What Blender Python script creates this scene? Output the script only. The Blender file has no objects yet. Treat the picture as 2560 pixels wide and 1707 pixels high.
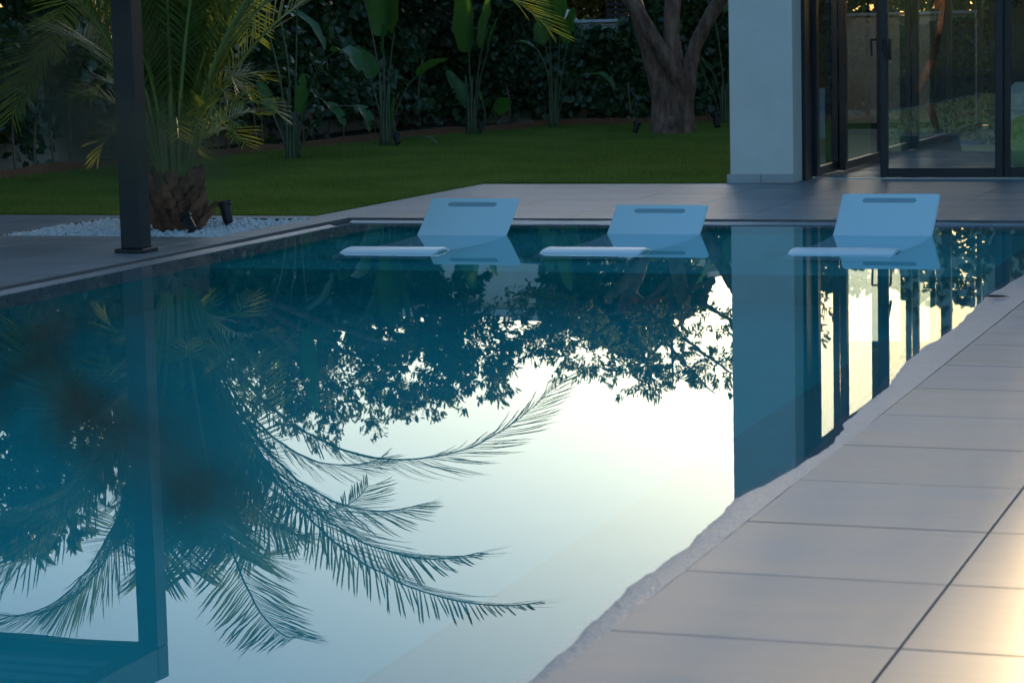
import bpy, bmesh, math, random
import numpy as np
from mathutils import Matrix, Vector
SC = bpy.context.scene
COL = SC.collection
rng = np.random.default_rng(7)
random.seed(7)

# ------------------------------------------------------------------ camera
H = 1.285
CR = np.array([0.94132288, 0.33670612, -0.02324266])
CU = np.array([-0.02091084, 0.12691612, 0.99169301])
CW = np.array([-0.33685898, 0.93301730, -0.12650986])
FPX = 6092.9
cd = bpy.data.cameras.new('camera'); cam = bpy.data.objects.new('camera', cd); COL.objects.link(cam)
cam.matrix_world = Matrix(((CR[0], CU[0], -CW[0], 0), (CR[1], CU[1], -CW[1], 0), (CR[2], CU[2], -CW[2], H), (0, 0, 0, 1)))
cd.sensor_width = 36; cd.lens = 36 * FPX / 2560; cd.clip_start = 0.05; cd.clip_end = 2000
cd.dof.use_dof = True; cd.dof.focus_distance = 14.5; cd.dof.aperture_fstop = 9.0
SC.camera = cam

# ------------------------------------------------------------------ sky, sun, exposure
SUN_EL, SUN_AZ = math.radians(4.9), math.radians(-4.0)      # azimuth from +Y towards +X
w = bpy.data.worlds.new('World'); SC.world = w; w.use_nodes = True
nt = w.node_tree; nt.nodes.clear()
sky = nt.nodes.new('ShaderNodeTexSky'); sky.sky_type = 'NISHITA'; sky.sun_disc = False
sky.sun_elevation = SUN_EL; sky.sun_rotation = SUN_AZ; sky.altitude = 30
sky.air_density = 1.0; sky.dust_density = 2.0; sky.ozone_density = 3.3
bg = nt.nodes.new('ShaderNodeBackground'); bg.inputs['Strength'].default_value = 0.12
wo = nt.nodes.new('ShaderNodeOutputWorld')
nt.links.new(sky.outputs[0], bg.inputs[0]); nt.links.new(bg.outputs[0], wo.inputs[0])
sl = bpy.data.lights.new('sun', 'SUN'); sl.energy = 2.0; sl.angle = math.radians(0.6); sl.color = (1.0, 0.72, 0.42)
so = bpy.data.objects.new('sun', sl); COL.objects.link(so)
sd = Vector((math.sin(SUN_AZ) * math.cos(SUN_EL), math.cos(SUN_AZ) * math.cos(SUN_EL), math.sin(SUN_EL)))
so.rotation_euler = (-sd).to_track_quat('-Z', 'Y').to_euler(); so.location = (0, 60, 30)
SC.view_settings.view_transform = 'Standard'; SC.view_settings.look = 'None'
SC.view_settings.exposure = 1.74; SC.view_settings.gamma = 1.0; SC.view_settings.use_curve_mapping = False
cy = SC.cycles
cy.use_denoising = True; cy.max_bounces = 10; cy.diffuse_bounces = 4; cy.glossy_bounces = 6
cy.transmission_bounces = 8; cy.transparent_max_bounces = 24; cy.sample_clamp_indirect = 12.0
cy.caustics_refractive = True; cy.caustics_reflective = True; cy.blur_glossy = 0.3

# ------------------------------------------------------------------ helpers
def px(x, y, Y):
    """point at depth Y seen at photo pixel (x, y) (2560 wide)"""
    d = CW + (x - 1280) / FPX * CR - (y - 853.5) / FPX * CU
    return d * (Y / d[1]) + np.array([0, 0, H])
def hsh(i, j, k, s):
    n = np.sin(i * 127.1 + j * 311.7 + k * 74.7 + s * 53.3) * 43758.5453
    return n - np.floor(n)
def vnoise(x, y, z=0.0, s=0):
    x, y, z = np.broadcast_arrays(np.asarray(x, float), np.asarray(y, float), np.asarray(z, float))
    i, j, k = np.floor(x), np.floor(y), np.floor(z)
    f, g, h = x - i, y - j, z - k
    f, g, h = f * f * (3 - 2 * f), g * g * (3 - 2 * g), h * h * (3 - 2 * h)
    r = 0
    for a in (0, 1):
        for b in (0, 1):
            for c in (0, 1):
                r = r + hsh(i + a, j + b, k + c, s) * (f if a else 1 - f) * (g if b else 1 - g) * (h if c else 1 - h)
    return r * 2 - 1
def tag(o, label=None, cat=None, group=None, kind=None):
    if label: o['label'] = label
    if cat: o['category'] = cat
    if group: o['group'] = group
    if kind: o['kind'] = kind
    return o
def empty(name, loc, label=None, cat=None, group=None, rz=0.0):
    o = bpy.data.objects.new(name, None); COL.objects.link(o); o.location = loc; o.rotation_euler = (0, 0, rz)
    o.empty_display_size = 0.1
    return tag(o, label, cat, group)
def mesh_data(name, V, F, mat, smooth=False):
    V = np.asarray(V, dtype=np.float32)
    me = bpy.data.meshes.new(name)
    if isinstance(F, np.ndarray):
        n, k = F.shape
        me.vertices.add(len(V)); me.vertices.foreach_set('co', V.ravel())
        me.loops.add(n * k); me.loops.foreach_set('vertex_index', F.astype(np.int32).ravel())
        me.polygons.add(n); me.polygons.foreach_set('loop_start', np.arange(0, n * k, k, dtype=np.int32))
        me.update(calc_edges=True)
    else:
        me.from_pydata([tuple(map(float, v)) for v in V], [], F); me.update()
    if mat: me.materials.append(mat)
    if smooth: me.polygons.foreach_set('use_smooth', [True] * len(me.polygons))
    return me
def obj(name, V, F, mat, parent=None, smooth=False, world=True, loc=None):
    """one mesh object; with a parent the vertices are given in world space (world=True) and stored relative to it"""
    V = np.asarray(V, dtype=float)
    off = np.zeros(3)
    if loc is not None: off = np.asarray(loc, float)
    p = parent; base = np.zeros(3)
    while p is not None:
        base = base + np.array(p.location); p = p.parent
    if world: V = V - base - off
    o = bpy.data.objects.new(name, mesh_data(name, V, F, mat, smooth)); COL.objects.link(o)
    o.location = off; o.parent = parent
    return o
class MB:
    def __init__(s): s.V = []; s.F = []
    def add(s, V, F):
        n = len(s.V); s.V += [tuple(v) for v in V]; s.F += [tuple(i + n for i in f) for f in F]; return s
    def box(s, x0, x1, y0, y1, z0, z1, b=0.0):
        if b <= 0:
            V = [(x, y, z) for z in (z0, z1) for y in (y0, y1) for x in (x0, x1)]
            return s.add(V, [(0, 2, 3, 1), (4, 5, 7, 6), (0, 1, 5, 4), (2, 6, 7, 3), (0, 4, 6, 2), (1, 3, 7, 5)])
        V = []; c = ((x0, x1, 1, 0, 0), )
        def vv(x, y, z): V.append((x, y, z)); return len(V) - 1
        X, Y_, Z = (x0, x1), (y0, y1), (z0, z1); sg = (1, -1); idx = {}
        for i in (0, 1):
            for j in (0, 1):
                for k in (0, 1):
                    idx[i, j, k, 0] = vv(X[i], Y_[j] + sg[j] * b, Z[k] + sg[k] * b)
                    idx[i, j, k, 1] = vv(X[i] + sg[i] * b, Y_[j], Z[k] + sg[k] * b)
                    idx[i, j, k, 2] = vv(X[i] + sg[i] * b, Y_[j] + sg[j] * b, Z[k])
        F = []
        def q(*a): F.append(a)
        for i in (0, 1):
            f = [idx[i, 0, 0, 0], idx[i, 1, 0, 0], idx[i, 1, 1, 0], idx[i, 0, 1, 0]]; q(*(f if i else f[::-1]))
            f = [idx[0, i, 0, 1], idx[1, i, 0, 1], idx[1, i, 1, 1], idx[0, i, 1, 1]]; q(*(f[::-1] if i else f))
            f = [idx[0, 0, i, 2], idx[1, 0, i, 2], idx[1, 1, i, 2], idx[0, 1, i, 2]]; q(*(f if i else f[::-1]))
        for i in (0, 1):
            for j in (0, 1):
                q(idx[i, j, 0, 0], idx[i, j, 1, 0], idx[i, j, 1, 1], idx[i, j, 0, 1])
                q(idx[i, 0, j, 0], idx[i, 1, j, 0], idx[i, 1, j, 2], idx[i, 0, j, 2])
                q(idx[0, i, j, 1], idx[1, i, j, 1], idx[1, i, j, 2], idx[0, i, j, 2])
                for k in (0, 1): q(idx[i, j, k, 0], idx[i, j, k, 1], idx[i, j, k, 2])
        # orient outwards
        c = np.array([(x0 + x1) / 2, (y0 + y1) / 2, (z0 + z1) / 2]); G = []
        for f in F:
            P = np.array([V[a] for a in f]); n = np.cross(P[1] - P[0], P[2] - P[0])
            G.append(f if n @ (P.mean(0) - c) > 0 else f[::-1])
        return s.add(V, G)
    def tube(s, pts, rad, n=8, cap=True, jit=None):
        pts = np.asarray(pts, float); rad = np.broadcast_to(np.asarray(rad, float), (len(pts),))
        t = np.gradient(pts, axis=0); t /= np.linalg.norm(t, axis=1)[:, None] + 1e-9
        a = np.array([0, 0, 1.0]) if abs(t[0][2]) < 0.9 else np.array([1.0, 0, 0])
        u = np.cross(t[0], a); u /= np.linalg.norm(u); V = []
        for i in range(len(pts)):
            u = u - t[i] * (u @ t[i]); u /= np.linalg.norm(u) + 1e-9; v = np.cross(t[i], u)
            for k in range(n):
                an = 2 * math.pi * k / n; r = rad[i]
                d = math.cos(an) * u + math.sin(an) * v
                if jit is not None: r = r * (1 + jit(pts[i] + d * r, an))
                V.append(pts[i] + d * r)
        F = [(i * n + k, i * n + (k + 1) % n, (i + 1) * n + (k + 1) % n, (i + 1) * n + k) for i in range(len(pts) - 1) for k in range(n)]
        if cap: F += [tuple(range(n))[::-1], tuple(range((len(pts) - 1) * n, len(pts) * n))]
        return s.add(V, F)
    def lathe(s, c, prof, n=20):
        V = []; m = len(prof)
        for r, z in prof:
            for k in range(n): V.append((c[0] + r * math.cos(2 * math.pi * k / n), c[1] + r * math.sin(2 * math.pi * k / n), c[2] + z))
        F = [(i * n + k, i * n + (k + 1) % n, (i + 1) * n + (k + 1) % n, (i + 1) * n + k) for i in range(m - 1) for k in range(n)]
        F += [tuple(range(n))[::-1], tuple(range((m - 1) * n, m * n))]
        return s.add(V, F)
    def obj(s, name, mat, parent=None, smooth=False, loc=None): return obj(name, s.V, s.F, mat, parent, smooth, loc=loc)
def bez(P, n=14):
    P = np.asarray(P, float); t = np.linspace(0, 1, n)[:, None]
    if len(P) == 3: return (1 - t) ** 2 * P[0] + 2 * t * (1 - t) * P[1] + t ** 2 * P[2]
    return (1 - t) ** 3 * P[0] + 3 * t * (1 - t) ** 2 * P[1] + 3 * t ** 2 * (1 - t) * P[2] + t ** 3 * P[3]
def spline(P, n=16):
    P = np.asarray(P, float); out = []; m = len(P)
    for q in np.linspace(0, m - 1.0001, n):
        i = int(q); f = q - i; a, b, c, d = P[max(i - 1, 0)], P[i], P[min(i + 1, m - 1)], P[min(i + 2, m - 1)]
        out.append(0.5 * (2 * b + (c - a) * f + (2 * a - 5 * b + 4 * c - d) * f * f + (3 * b - a - 3 * c + d) * f ** 3))
    return np.array(out)

# ------------------------------------------------------------------ materials
def N(nt, t, **k):
    n = nt.nodes.new(t)
    for a, b in k.items(): setattr(n, a, b)
    return n
def base_mat(name):
    m = bpy.data.materials.new(name); m.use_nodes = True; nt = m.node_tree; nt.nodes.clear()
    out = N(nt, 'ShaderNodeOutputMaterial'); return m, nt, out
def ramp(nt, fac, stops):
    r = N(nt, 'ShaderNodeValToRGB'); e = r.color_ramp.elements
    while len(e) < len(stops): e.new(0.5)
    for el, (p, c) in zip(e, stops): el.position = p; el.color = (*c, 1)
    nt.links.new(fac, r.inputs[0]); return r
def surf(name, c0, c1, scale=4.0, rough=0.5, bump=0.0, bscale=30.0, spec=0.5, rvar=0.0, stretch=(1, 1, 1), detail=6.0, rand=0.0, metal=0.0, bdist=0.01, coat=0.0):
    m, nt, out = base_mat(name); L = nt.links.new
    p = N(nt, 'ShaderNodeBsdfPrincipled'); L(p.outputs[0], out.inputs[0])
    tc = N(nt, 'ShaderNodeTexCoord'); geo = N(nt, 'ShaderNodeNewGeometry')
    mp = N(nt, 'ShaderNodeMapping'); mp.inputs['Scale'].default_value = stretch; L(geo.outputs['Position'], mp.inputs[0])
    nz = N(nt, 'ShaderNodeTexNoise'); nz.inputs['Scale'].default_value = scale; nz.inputs['Detail'].default_value = detail
    nz.inputs['Roughness'].default_value = 0.62; L(mp.outputs[0], nz.inputs['Vector'])
    r = ramp(nt, nz.outputs[0], [(0.3, c0), (0.7, c1)]); col = r.outputs[0]
    if rand > 0:
        oi = N(nt, 'ShaderNodeObjectInfo'); mr = N(nt, 'ShaderNodeMapRange'); L(oi.outputs['Random'], mr.inputs[0])
        mr.inputs[3].default_value = 1 - rand; mr.inputs[4].default_value = 1 + rand
        mx = N(nt, 'ShaderNodeVectorMath', operation='SCALE'); L(col, mx.inputs[0]); L(mr.outputs[0], mx.inputs['Scale']); col = mx.outputs[0]
    L(col, p.inputs['Base Color'])
    p.inputs['Roughness'].default_value = rough; p.inputs['Metallic'].default_value = metal
    p.inputs['Specular IOR Level'].default_value = spec; p.inputs['Coat Weight'].default_value = coat
    if rvar > 0:
        mr = N(nt, 'ShaderNodeMapRange'); L(nz.outputs[0], mr.inputs[0]); mr.inputs[1].default_value = 0.25; mr.inputs[2].default_value = 0.75
        mr.inputs[3].default_value = max(rough - rvar, 0.02); mr.inputs[4].default_value = rough + rvar; L(mr.outputs[0], p.inputs['Roughness'])
    if bump > 0:
        n2 = N(nt, 'ShaderNodeTexNoise'); n2.inputs['Scale'].default_value = bscale; n2.inputs['Detail'].default_value = 5; L(mp.outputs[0], n2.inputs['Vector'])
        b = N(nt, 'ShaderNodeBump'); b.inputs['Strength'].default_value = bump; b.inputs['Distance'].default_value = bdist
        L(n2.outputs[0], b.inputs['Height']); L(b.outputs[0], p.inputs['Normal'])
    return m
def leafmat(name, c0, c1, trans=(0.3, 0.4, 0.05), tw=0.35, rough=0.45, scale=3.0, spec=0.4):
    m, nt, out = base_mat(name); L = nt.links.new
    p = N(nt, 'ShaderNodeBsdfPrincipled'); tr = N(nt, 'ShaderNodeBsdfTranslucent'); mx = N(nt, 'ShaderNodeMixShader')
    geo = N(nt, 'ShaderNodeNewGeometry'); nz = N(nt, 'ShaderNodeTexNoise'); nz.inputs['Scale'].default_value = scale; nz.inputs['Detail'].default_value = 3
    L(geo.outputs['Position'], nz.inputs['Vector'])
    ad = N(nt, 'ShaderNodeMath', operation='ADD'); L(nz.outputs[0], ad.inputs[0])
    mu = N(nt, 'ShaderNodeMath', operation='MULTIPLY'); L(geo.outputs['Random Per Island'], mu.inputs[0]); mu.inputs[1].default_value = 0.5
    sb = N(nt, 'ShaderNodeMath', operation='SUBTRACT'); L(mu.outputs[0], sb.inputs[0]); sb.inputs[1].default_value = 0.25; L(sb.outputs[0], ad.inputs[1])
    r = ramp(nt, ad.outputs[0], [(0.25, c0), (0.75, c1)])
    L(r.outputs[0], p.inputs['Base Color']); p.inputs['Roughness'].default_value = rough; p.inputs['Specular IOR Level'].default_value = spec
    tr.inputs[0].default_value = (*trans, 1); mx.inputs[0].default_value = tw
    L(p.outputs[0], mx.inputs[1]); L(tr.outputs[0], mx.inputs[2]); L(mx.outputs[0], out.inputs[0]); return m
def glassmat(name, tint, base_r=0.12):
    """thin coated architectural pane: mirror-like at grazing angles, clear tint otherwise"""
    m, nt, out = base_mat(name); L = nt.links.new
    tr = N(nt, 'ShaderNodeBsdfTransparent'); tr.inputs[0].default_value = (*tint, 1)
    gl = N(nt, 'ShaderNodeBsdfGlossy'); gl.inputs['Roughness'].default_value = 0.0; gl.inputs[0].default_value = (0.86, 0.95, 1.0, 1)
    fr = N(nt, 'ShaderNodeFresnel'); fr.inputs[0].default_value = 1.5
    mr = N(nt, 'ShaderNodeMapRange'); mr.inputs[1].default_value = 0.04; mr.inputs[2].default_value = 0.6
    mr.inputs[3].default_value = base_r; mr.inputs[4].default_value = 0.78; L(fr.outputs[0], mr.inputs[0])
    mx = N(nt, 'ShaderNodeMixShader'); L(mr.outputs[0], mx.inputs[0]); L(tr.outputs[0], mx.inputs[1]); L(gl.outputs[0], mx.inputs[2]); L(mx.outputs[0], out.inputs[0]); return m
def watermat():
    m, nt, out = base_mat('water'); L = nt.links.new
    g = N(nt, 'ShaderNodeBsdfGlass'); g.inputs['IOR'].default_value = 1.333; g.inputs['Roughness'].default_value = 0.0
    g.inputs[0].default_value = (0.80, 0.96, 1.0, 1)
    geo = N(nt, 'ShaderNodeNewGeometry'); mp = N(nt, 'ShaderNodeMapping'); mp.inputs['Scale'].default_value = (1.0, 1.0, 1.0); L(geo.outputs['Position'], mp.inputs[0])
    nz = N(nt, 'ShaderNodeTexNoise'); nz.inputs['Scale'].default_value = 3.0; nz.inputs['Detail'].default_value = 1; L(mp.outputs[0], nz.inputs['Vector'])
    b = N(nt, 'ShaderNodeBump'); b.inputs['Strength'].default_value = 0.042; b.inputs['Distance'].default_value = 0.004
    L(nz.outputs[0], b.inputs['Height']); L(b.outputs[0], g.inputs['Normal']); L(g.outputs[0], out.inputs[0]); return m

M = {}
M['tile'] = surf('porcelain_tile', (0.20, 0.203, 0.195), (0.35, 0.348, 0.33), scale=1.6, rough=0.40, rvar=0.04, bump=0.012, bscale=5, stretch=(0.6, 2.6, 1), rand=0.10, spec=0.36, bdist=0.004)
M['grout'] = surf('grout', (0.17, 0.155, 0.14), (0.22, 0.205, 0.19), scale=20, rough=0.9)
M['lip'] = surf('wet_stone', (0.25, 0.246, 0.235), (0.44, 0.43, 0.41), scale=40, rough=0.36, rvar=0.10, bump=0.7, bscale=85, bdist=0.006, spec=0.9)
M['ledge'] = surf('ledge_tile', (0.045, 0.30, 0.28), (0.055, 0.34, 0.32), scale=6, rough=0.5)
M['pool'] = surf('pool_plaster', (0.012, 0.58, 0.54), (0.016, 0.68, 0.62), scale=1.5, rough=0.6)
M['water'] = watermat()
M['plastic'] = surf('lounger_plastic', (0.74, 0.95, 0.92), (0.78, 0.97, 0.94), scale=3, rough=0.36, bump=0.04, bscale=220, spec=0.5, bdist=0.002)
M['slot'] = surf('slot_shade_tone', (0.30, 0.46, 0.48), (0.33, 0.50, 0.52), scale=4, rough=0.5)  # darker tone painting the shade inside the backrest slot
M['anthracite'] = surf('anthracite_paint', (0.016, 0.020, 0.025), (0.022, 0.027, 0.033), scale=6, rough=0.38, bump=0.05, bscale=300, bdist=0.001)
M['frame'] = surf('frame_paint', (0.012, 0.015, 0.019), (0.018, 0.022, 0.027), scale=6, rough=0.35)
M['white'] = surf('white_render', (0.72, 0.675, 0.585), (0.84, 0.79, 0.69), scale=1.7, rough=0.85, bump=0.25, bscale=90, bdist=0.003)
M['skirt'] = surf('skirting_stone', (0.42, 0.40, 0.38), (0.52, 0.50, 0.47), scale=4, rough=0.45, rand=0.05)
M['wallbeige'] = surf('beige_render', (0.58, 0.49, 0.38), (0.70, 0.60, 0.48), scale=1.6, rough=0.9, bump=0.2, bscale=60, bdist=0.004)
M['coping'] = surf('wall_coping', (0.62, 0.62, 0.60), (0.72, 0.72, 0.70), scale=5, rough=0.7)
M['soil'] = surf('soil', (0.025, 0.018, 0.012), (0.06, 0.045, 0.03), scale=8, rough=0.95, bump=0.6, bscale=25, bdist=0.03)
M['lawn'] = surf('lawn_soil', (0.020, 0.045, 0.010), (0.035, 0.075, 0.016), scale=3, rough=0.9)
M['ground'] = surf('ground', (0.05, 0.07, 0.03), (0.10, 0.10, 0.06), scale=0.2, rough=0.95)
M['grass'] = leafmat('grass', (0.080, 0.170, 0.024), (0.290, 0.350, 0.075), trans=(0.28, 0.38, 0.03), tw=0.3, scale=0.9)
M['palmleaf'] = leafmat('palm_leaflet', (0.085, 0.145, 0.030), (0.185, 0.235, 0.055), trans=(0.32, 0.40, 0.04), tw=0.36, scale=1.5, rough=0.4)
M['rachis'] = surf('palm_rachis', (0.17, 0.24, 0.05), (0.30, 0.34, 0.09), scale=6, rough=0.5)
M['boot'] = surf('palm_boot', (0.085, 0.032, 0.018), (0.36, 0.17, 0.095), scale=11, rough=0.85, bump=0.5, bscale=40, rand=0.3)
M['ivy'] = leafmat('ivy_leaf', (0.036, 0.080, 0.030), (0.095, 0.160, 0.058), trans=(0.10, 0.20, 0.03), tw=0.2, rough=0.32, spec=0.6)
M['crown'] = leafmat('tree_leaf', (0.030, 0.055, 0.016), (0.070, 0.100, 0.028), trans=(0.22, 0.26, 0.04), tw=0.3, rough=0.45)
M['crown2'] = leafmat('dense_leaf', (0.018, 0.035, 0.012), (0.040, 0.062, 0.020), trans=(0.08, 0.12, 0.02), tw=0.2, rough=0.5)
M['shadeleaf'] = leafmat('shaded_leaflet', (0.018, 0.030, 0.012), (0.040, 0.050, 0.022), trans=(0.03, 0.04, 0.01), tw=0.1, rough=0.7, spec=0.15)  # leaf colour darkened so the sunlit near fronds look shaded
M['banana'] = leafmat('paddle_leaf', (0.045, 0.125, 0.035), (0.080, 0.190, 0.050), trans=(0.08, 0.22, 0.02), tw=0.36, rough=0.33, scale=2)
M['petiole'] = surf('petiole', (0.07, 0.11, 0.04), (0.15, 0.16, 0.08), scale=5, rough=0.5)
M['bark'] = surf('tree_bark', (0.085, 0.038, 0.024), (0.46, 0.25, 0.16), scale=9, rough=0.9, bump=1.0, bscale=20, stretch=(1, 1, 0.35), bdist=0.05)
M['stake'] = surf('bamboo_stake', (0.20, 0.13, 0.07), (0.34, 0.23, 0.13), scale=9, rough=0.7)
M['reed'] = surf('reed', (0.24, 0.10, 0.045), (0.46, 0.22, 0.11), scale=40, rough=0.8, rand=0.15)
M['pebble'] = surf('white_pebble', (0.66, 0.71, 0.73), (0.86, 0.88, 0.88), scale=40, rough=0.6)
M['black'] = surf('black_plastic', (0.012, 0.012, 0.013), (0.02, 0.02, 0.021), scale=8, rough=0.45)
M['lens'] = surf('lamp_glass', (0.05, 0.05, 0.05), (0.08, 0.08, 0.08), rough=0.08)
M['glass'] = glassmat('tinted_glass', (0.94, 0.92, 0.85), 0.12)
M['slat'] = surf('dark_timber', (0.030, 0.018, 0.013), (0.060, 0.036, 0.025), scale=10, rough=0.7, stretch=(0.3, 1, 4))
M['louver'] = surf('louver_grey', (0.20, 0.22, 0.23), (0.24, 0.26, 0.27), rough=0.5)
M['intfloor'] = surf('interior_floor', (0.58, 0.58, 0.56), (0.68, 0.67, 0.65), scale=2, rough=0.16, rvar=0.05)
M['ceiling'] = surf('ceiling_paint', (0.62, 0.60, 0.56), (0.68, 0.66, 0.62), rough=0.9)
M['darkwall'] = surf('dark_panel', (0.035, 0.040, 0.040), (0.06, 0.065, 0.065), scale=2, rough=0.6)
M['terracotta'] = surf('timber_post', (0.30, 0.115, 0.05), (0.42, 0.18, 0.08), scale=6, rough=0.6, stretch=(1, 1, 0.2))
M['pouf'] = surf('pouf_fabric', (0.17, 0.36, 0.07), (0.25, 0.46, 0.10), scale=60, rough=0.9, bump=0.4, bscale=200, bdist=0.003)
M['sofa'] = surf('sofa_fabric', (0.74, 0.76, 0.78), (0.82, 0.84, 0.85), scale=30, rough=0.9)
M['cushion'] = surf('cushion_fabric', (0.42, 0.58, 0.66), (0.52, 0.66, 0.72), scale=30, rough=0.9)
M['track'] = surf('aluminium_track', (0.55, 0.60, 0.62), (0.65, 0.70, 0.72), rough=0.25, metal=0.8)
M['houseglass'] = surf('window_dark', (0.03, 0.04, 0.05), (0.05, 0.06, 0.07), rough=0.08)
M['roofred'] = surf('roof_tile', (0.26, 0.09, 0.05), (0.38, 0.15, 0.08), scale=5, rough=0.8)
M['pot'] = surf('pot_clay', (0.30, 0.28, 0.26), (0.38, 0.35, 0.32), rough=0.7)
M['deadleaf'] = surf('dead_leaf', (0.06, 0.035, 0.02), (0.12, 0.07, 0.035), scale=40, rough=0.7)

# ------------------------------------------------------------------ ground, pool, water
XL, XR, YF, YN = -6.91, -1.56, 15.80, -4.0        # deck edges round the pool
BL, BR, BF = -6.46, -1.96, 15.36                  # inner edge of the overflow lip
ZW = -0.025
R0 = 600.0
g = [(-R0, -R0), (R0, -R0), (R0, R0), (-R0, R0)]; h_ = [(XL - .3, YN - .3), (XR + .3, YN - .3), (XR + .3, YF + .3), (XL - .3, YF + .3)]
tag(obj('ground', [(x, y, -0.12) for x, y in g + h_], [(0, 1, 5, 4), (1, 2, 6, 5), (2, 3, 7, 6), (3, 0, 4, 7)], M['ground']), 'bare earth round the garden', kind='structure')
b = MB(); ZB, ZS, YS = -1.55, -0.30, 12.80
b.add([(BL, YN, ZB), (BR, YN, ZB), (BR, YS, ZB), (BL, YS, ZB)], [(0, 1, 2, 3)])
b.add([(BL, YS, ZB), (BR, YS, ZB), (BR, YS, ZS), (BL, YS, ZS)], [(0, 1, 2, 3)])
b.add([(BL, YS, ZS), (BR, YS, ZS), (BR, BF, ZS), (BL, BF, ZS)], [(0, 1, 2, 3)])
b.add([(BL, BF, ZS), (BR, BF, ZS), (BR, BF, -.05), (BL, BF, -.05)], [(0, 1, 2, 3)])
b.add([(BL, YN, ZB), (BL, YS, ZB), (BL, YS, -.05), (BL, YN, -.05)], [(0, 1, 2, 3)])
b.add([(BL, YS, ZS), (BL, BF, ZS), (BL, BF, -.05), (BL, YS, -.05)], [(0, 1, 2, 3)])
b.add([(BR, YS, ZB), (BR, YN, ZB), (BR, YN, -.05), (BR, YS, -.05)], [(0, 1, 2, 3)])
b.add([(BR, BF, ZS), (BR, YS, ZS), (BR, YS, -.05), (BR, BF, -.05)], [(0, 1, 2, 3)])
b.add([(BR, YN, ZB), (BL, YN, ZB), (BL, YN, -.05), (BR, YN, -.05)], [(0, 1, 2, 3)])
tag(b.obj('pool_basin', M['pool']), 'teal pool basin with a shallow shelf at the far end', kind='structure')
# overflow lip: stone strip dipping under the water, height set so the waterline wanders as in the photo
def strip(name, f, nu, nv, mat):
    u, v = np.meshgrid(np.linspace(0, 1, nu), np.linspace(0, 1, nv), indexing='ij'); V = f(u.ravel(), v.ravel())
    F = np.array([(i * nv + j, (i + 1) * nv + j, (i + 1) * nv + j + 1, i * nv + j + 1) for i in range(nu - 1) for j in range(nv - 1)])
    return obj(name, V, F, mat, smooth=True)
yb = np.array([-4, 3.5, 4.72, 5.31, 6.0, 6.46, 6.8, 7.16, 7.45, 7.83, 8.6, 9.2, 9.79, 10.6, 11.76, 12.4, 12.96, 14.2, 15.8])
xb = np.array([-1.635, -1.635, -1.635, -1.655, -1.665, -1.685, -1.66, -1.635, -1.63, -1.675, -1.685, -1.735, -1.755, -1.74, -1.79, -1.77, -1.75, -1.77, -1.76])
def waterline(y): return np.interp(y, yb, xb) + 0.012 * vnoise(y * 2.6, 3.3) + 0.008 * vnoise(y * 7, 8.1) + 0.0025 * vnoise(y * 24, 1.1)
def lip_z(x, y, e):
    d = x - e
    z = ZW + np.where(d > 0, 0.014 * (1 - np.exp(-d / 0.05)) + 0.010 * d, np.where(d > -.05, 0.26 * d, -0.013 + 0.07 * (d + .05)))
    return np.maximum(z + 0.0006 * vnoise(x * 45, y * 45) + 0.0004 * vnoise(x * 90, y * 90, 0, 3), -0.075)
def lip_right(u, v):
    y = YN + (YF - 0.02 - YN) * u; e = waterline(y); x = (e - .035) + (XR - 0.012 - e + .035) * v
    return np.stack([x, y, lip_z(x, y, e)], 1)
def ledge_right(u, v):
    y = YN + (YF - 0.02 - YN) * u; e = waterline(y); x = BR + (e - .035 - BR) * v
    return np.stack([x, y, lip_z(x, y, e)], 1)
tag(strip('pool_edge_right', lip_right, 2000, 24, M['lip']), 'rough wet stone overflow strip beside the long deck', kind='structure')
tag(strip('pool_ledge', ledge_right, 900, 8, M['ledge']), 'grey tiled ledge just under the water along the deck', kind='structure')
def lip_left(u, v):
    y = YN + (BF - YN) * u; x = BL + (XL + 0.045 - BL) * v; d = -(x - (XL + 0.095 + 0.012 * vnoise(y * 2.5, 5.0)))
    z = ZW + np.where(d > 0, 0.02 * d / 0.08, 0.09 * d) + 0.001 * vnoise(x * 20, y * 20)
    return np.stack([x, y - 0 * v, z], 1)
o = strip('pool_edge_left', lip_left, 500, 12, M['lip']); tag(o, 'stone overflow strip under the pergola side of the pool', kind='structure')
def lip_far(u, v):
    x = (XL + 0.045) + (XR - 0.02 - XL - 0.045) * u; y = BF + (YF - 0.045 - BF) * v; d = y - (YF - 0.115 + 0.02 * vnoise(x * 2.1, 2.0))
    z = ZW - 0.001 + np.where(d > 0, 0.02 * d / 0.1, 0.09 * d) + 0.001 * vnoise(x * 20, y * 20)
    return np.stack([x, y, z], 1)
tag(strip('pool_edge_far', lip_far, 200, 12, M['lip']), 'stone overflow strip along the far end of the pool', kind='structure')
tag(obj('water', [(XL + .03, YN, ZW), (XR - .005, YN, ZW), (XR - .005, YF - .03, ZW), (XL + .03, YF - .03, ZW)], [(0, 1, 2, 3)], M['water']), 'still teal pool water mirroring palms and sky', kind='structure')

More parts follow.
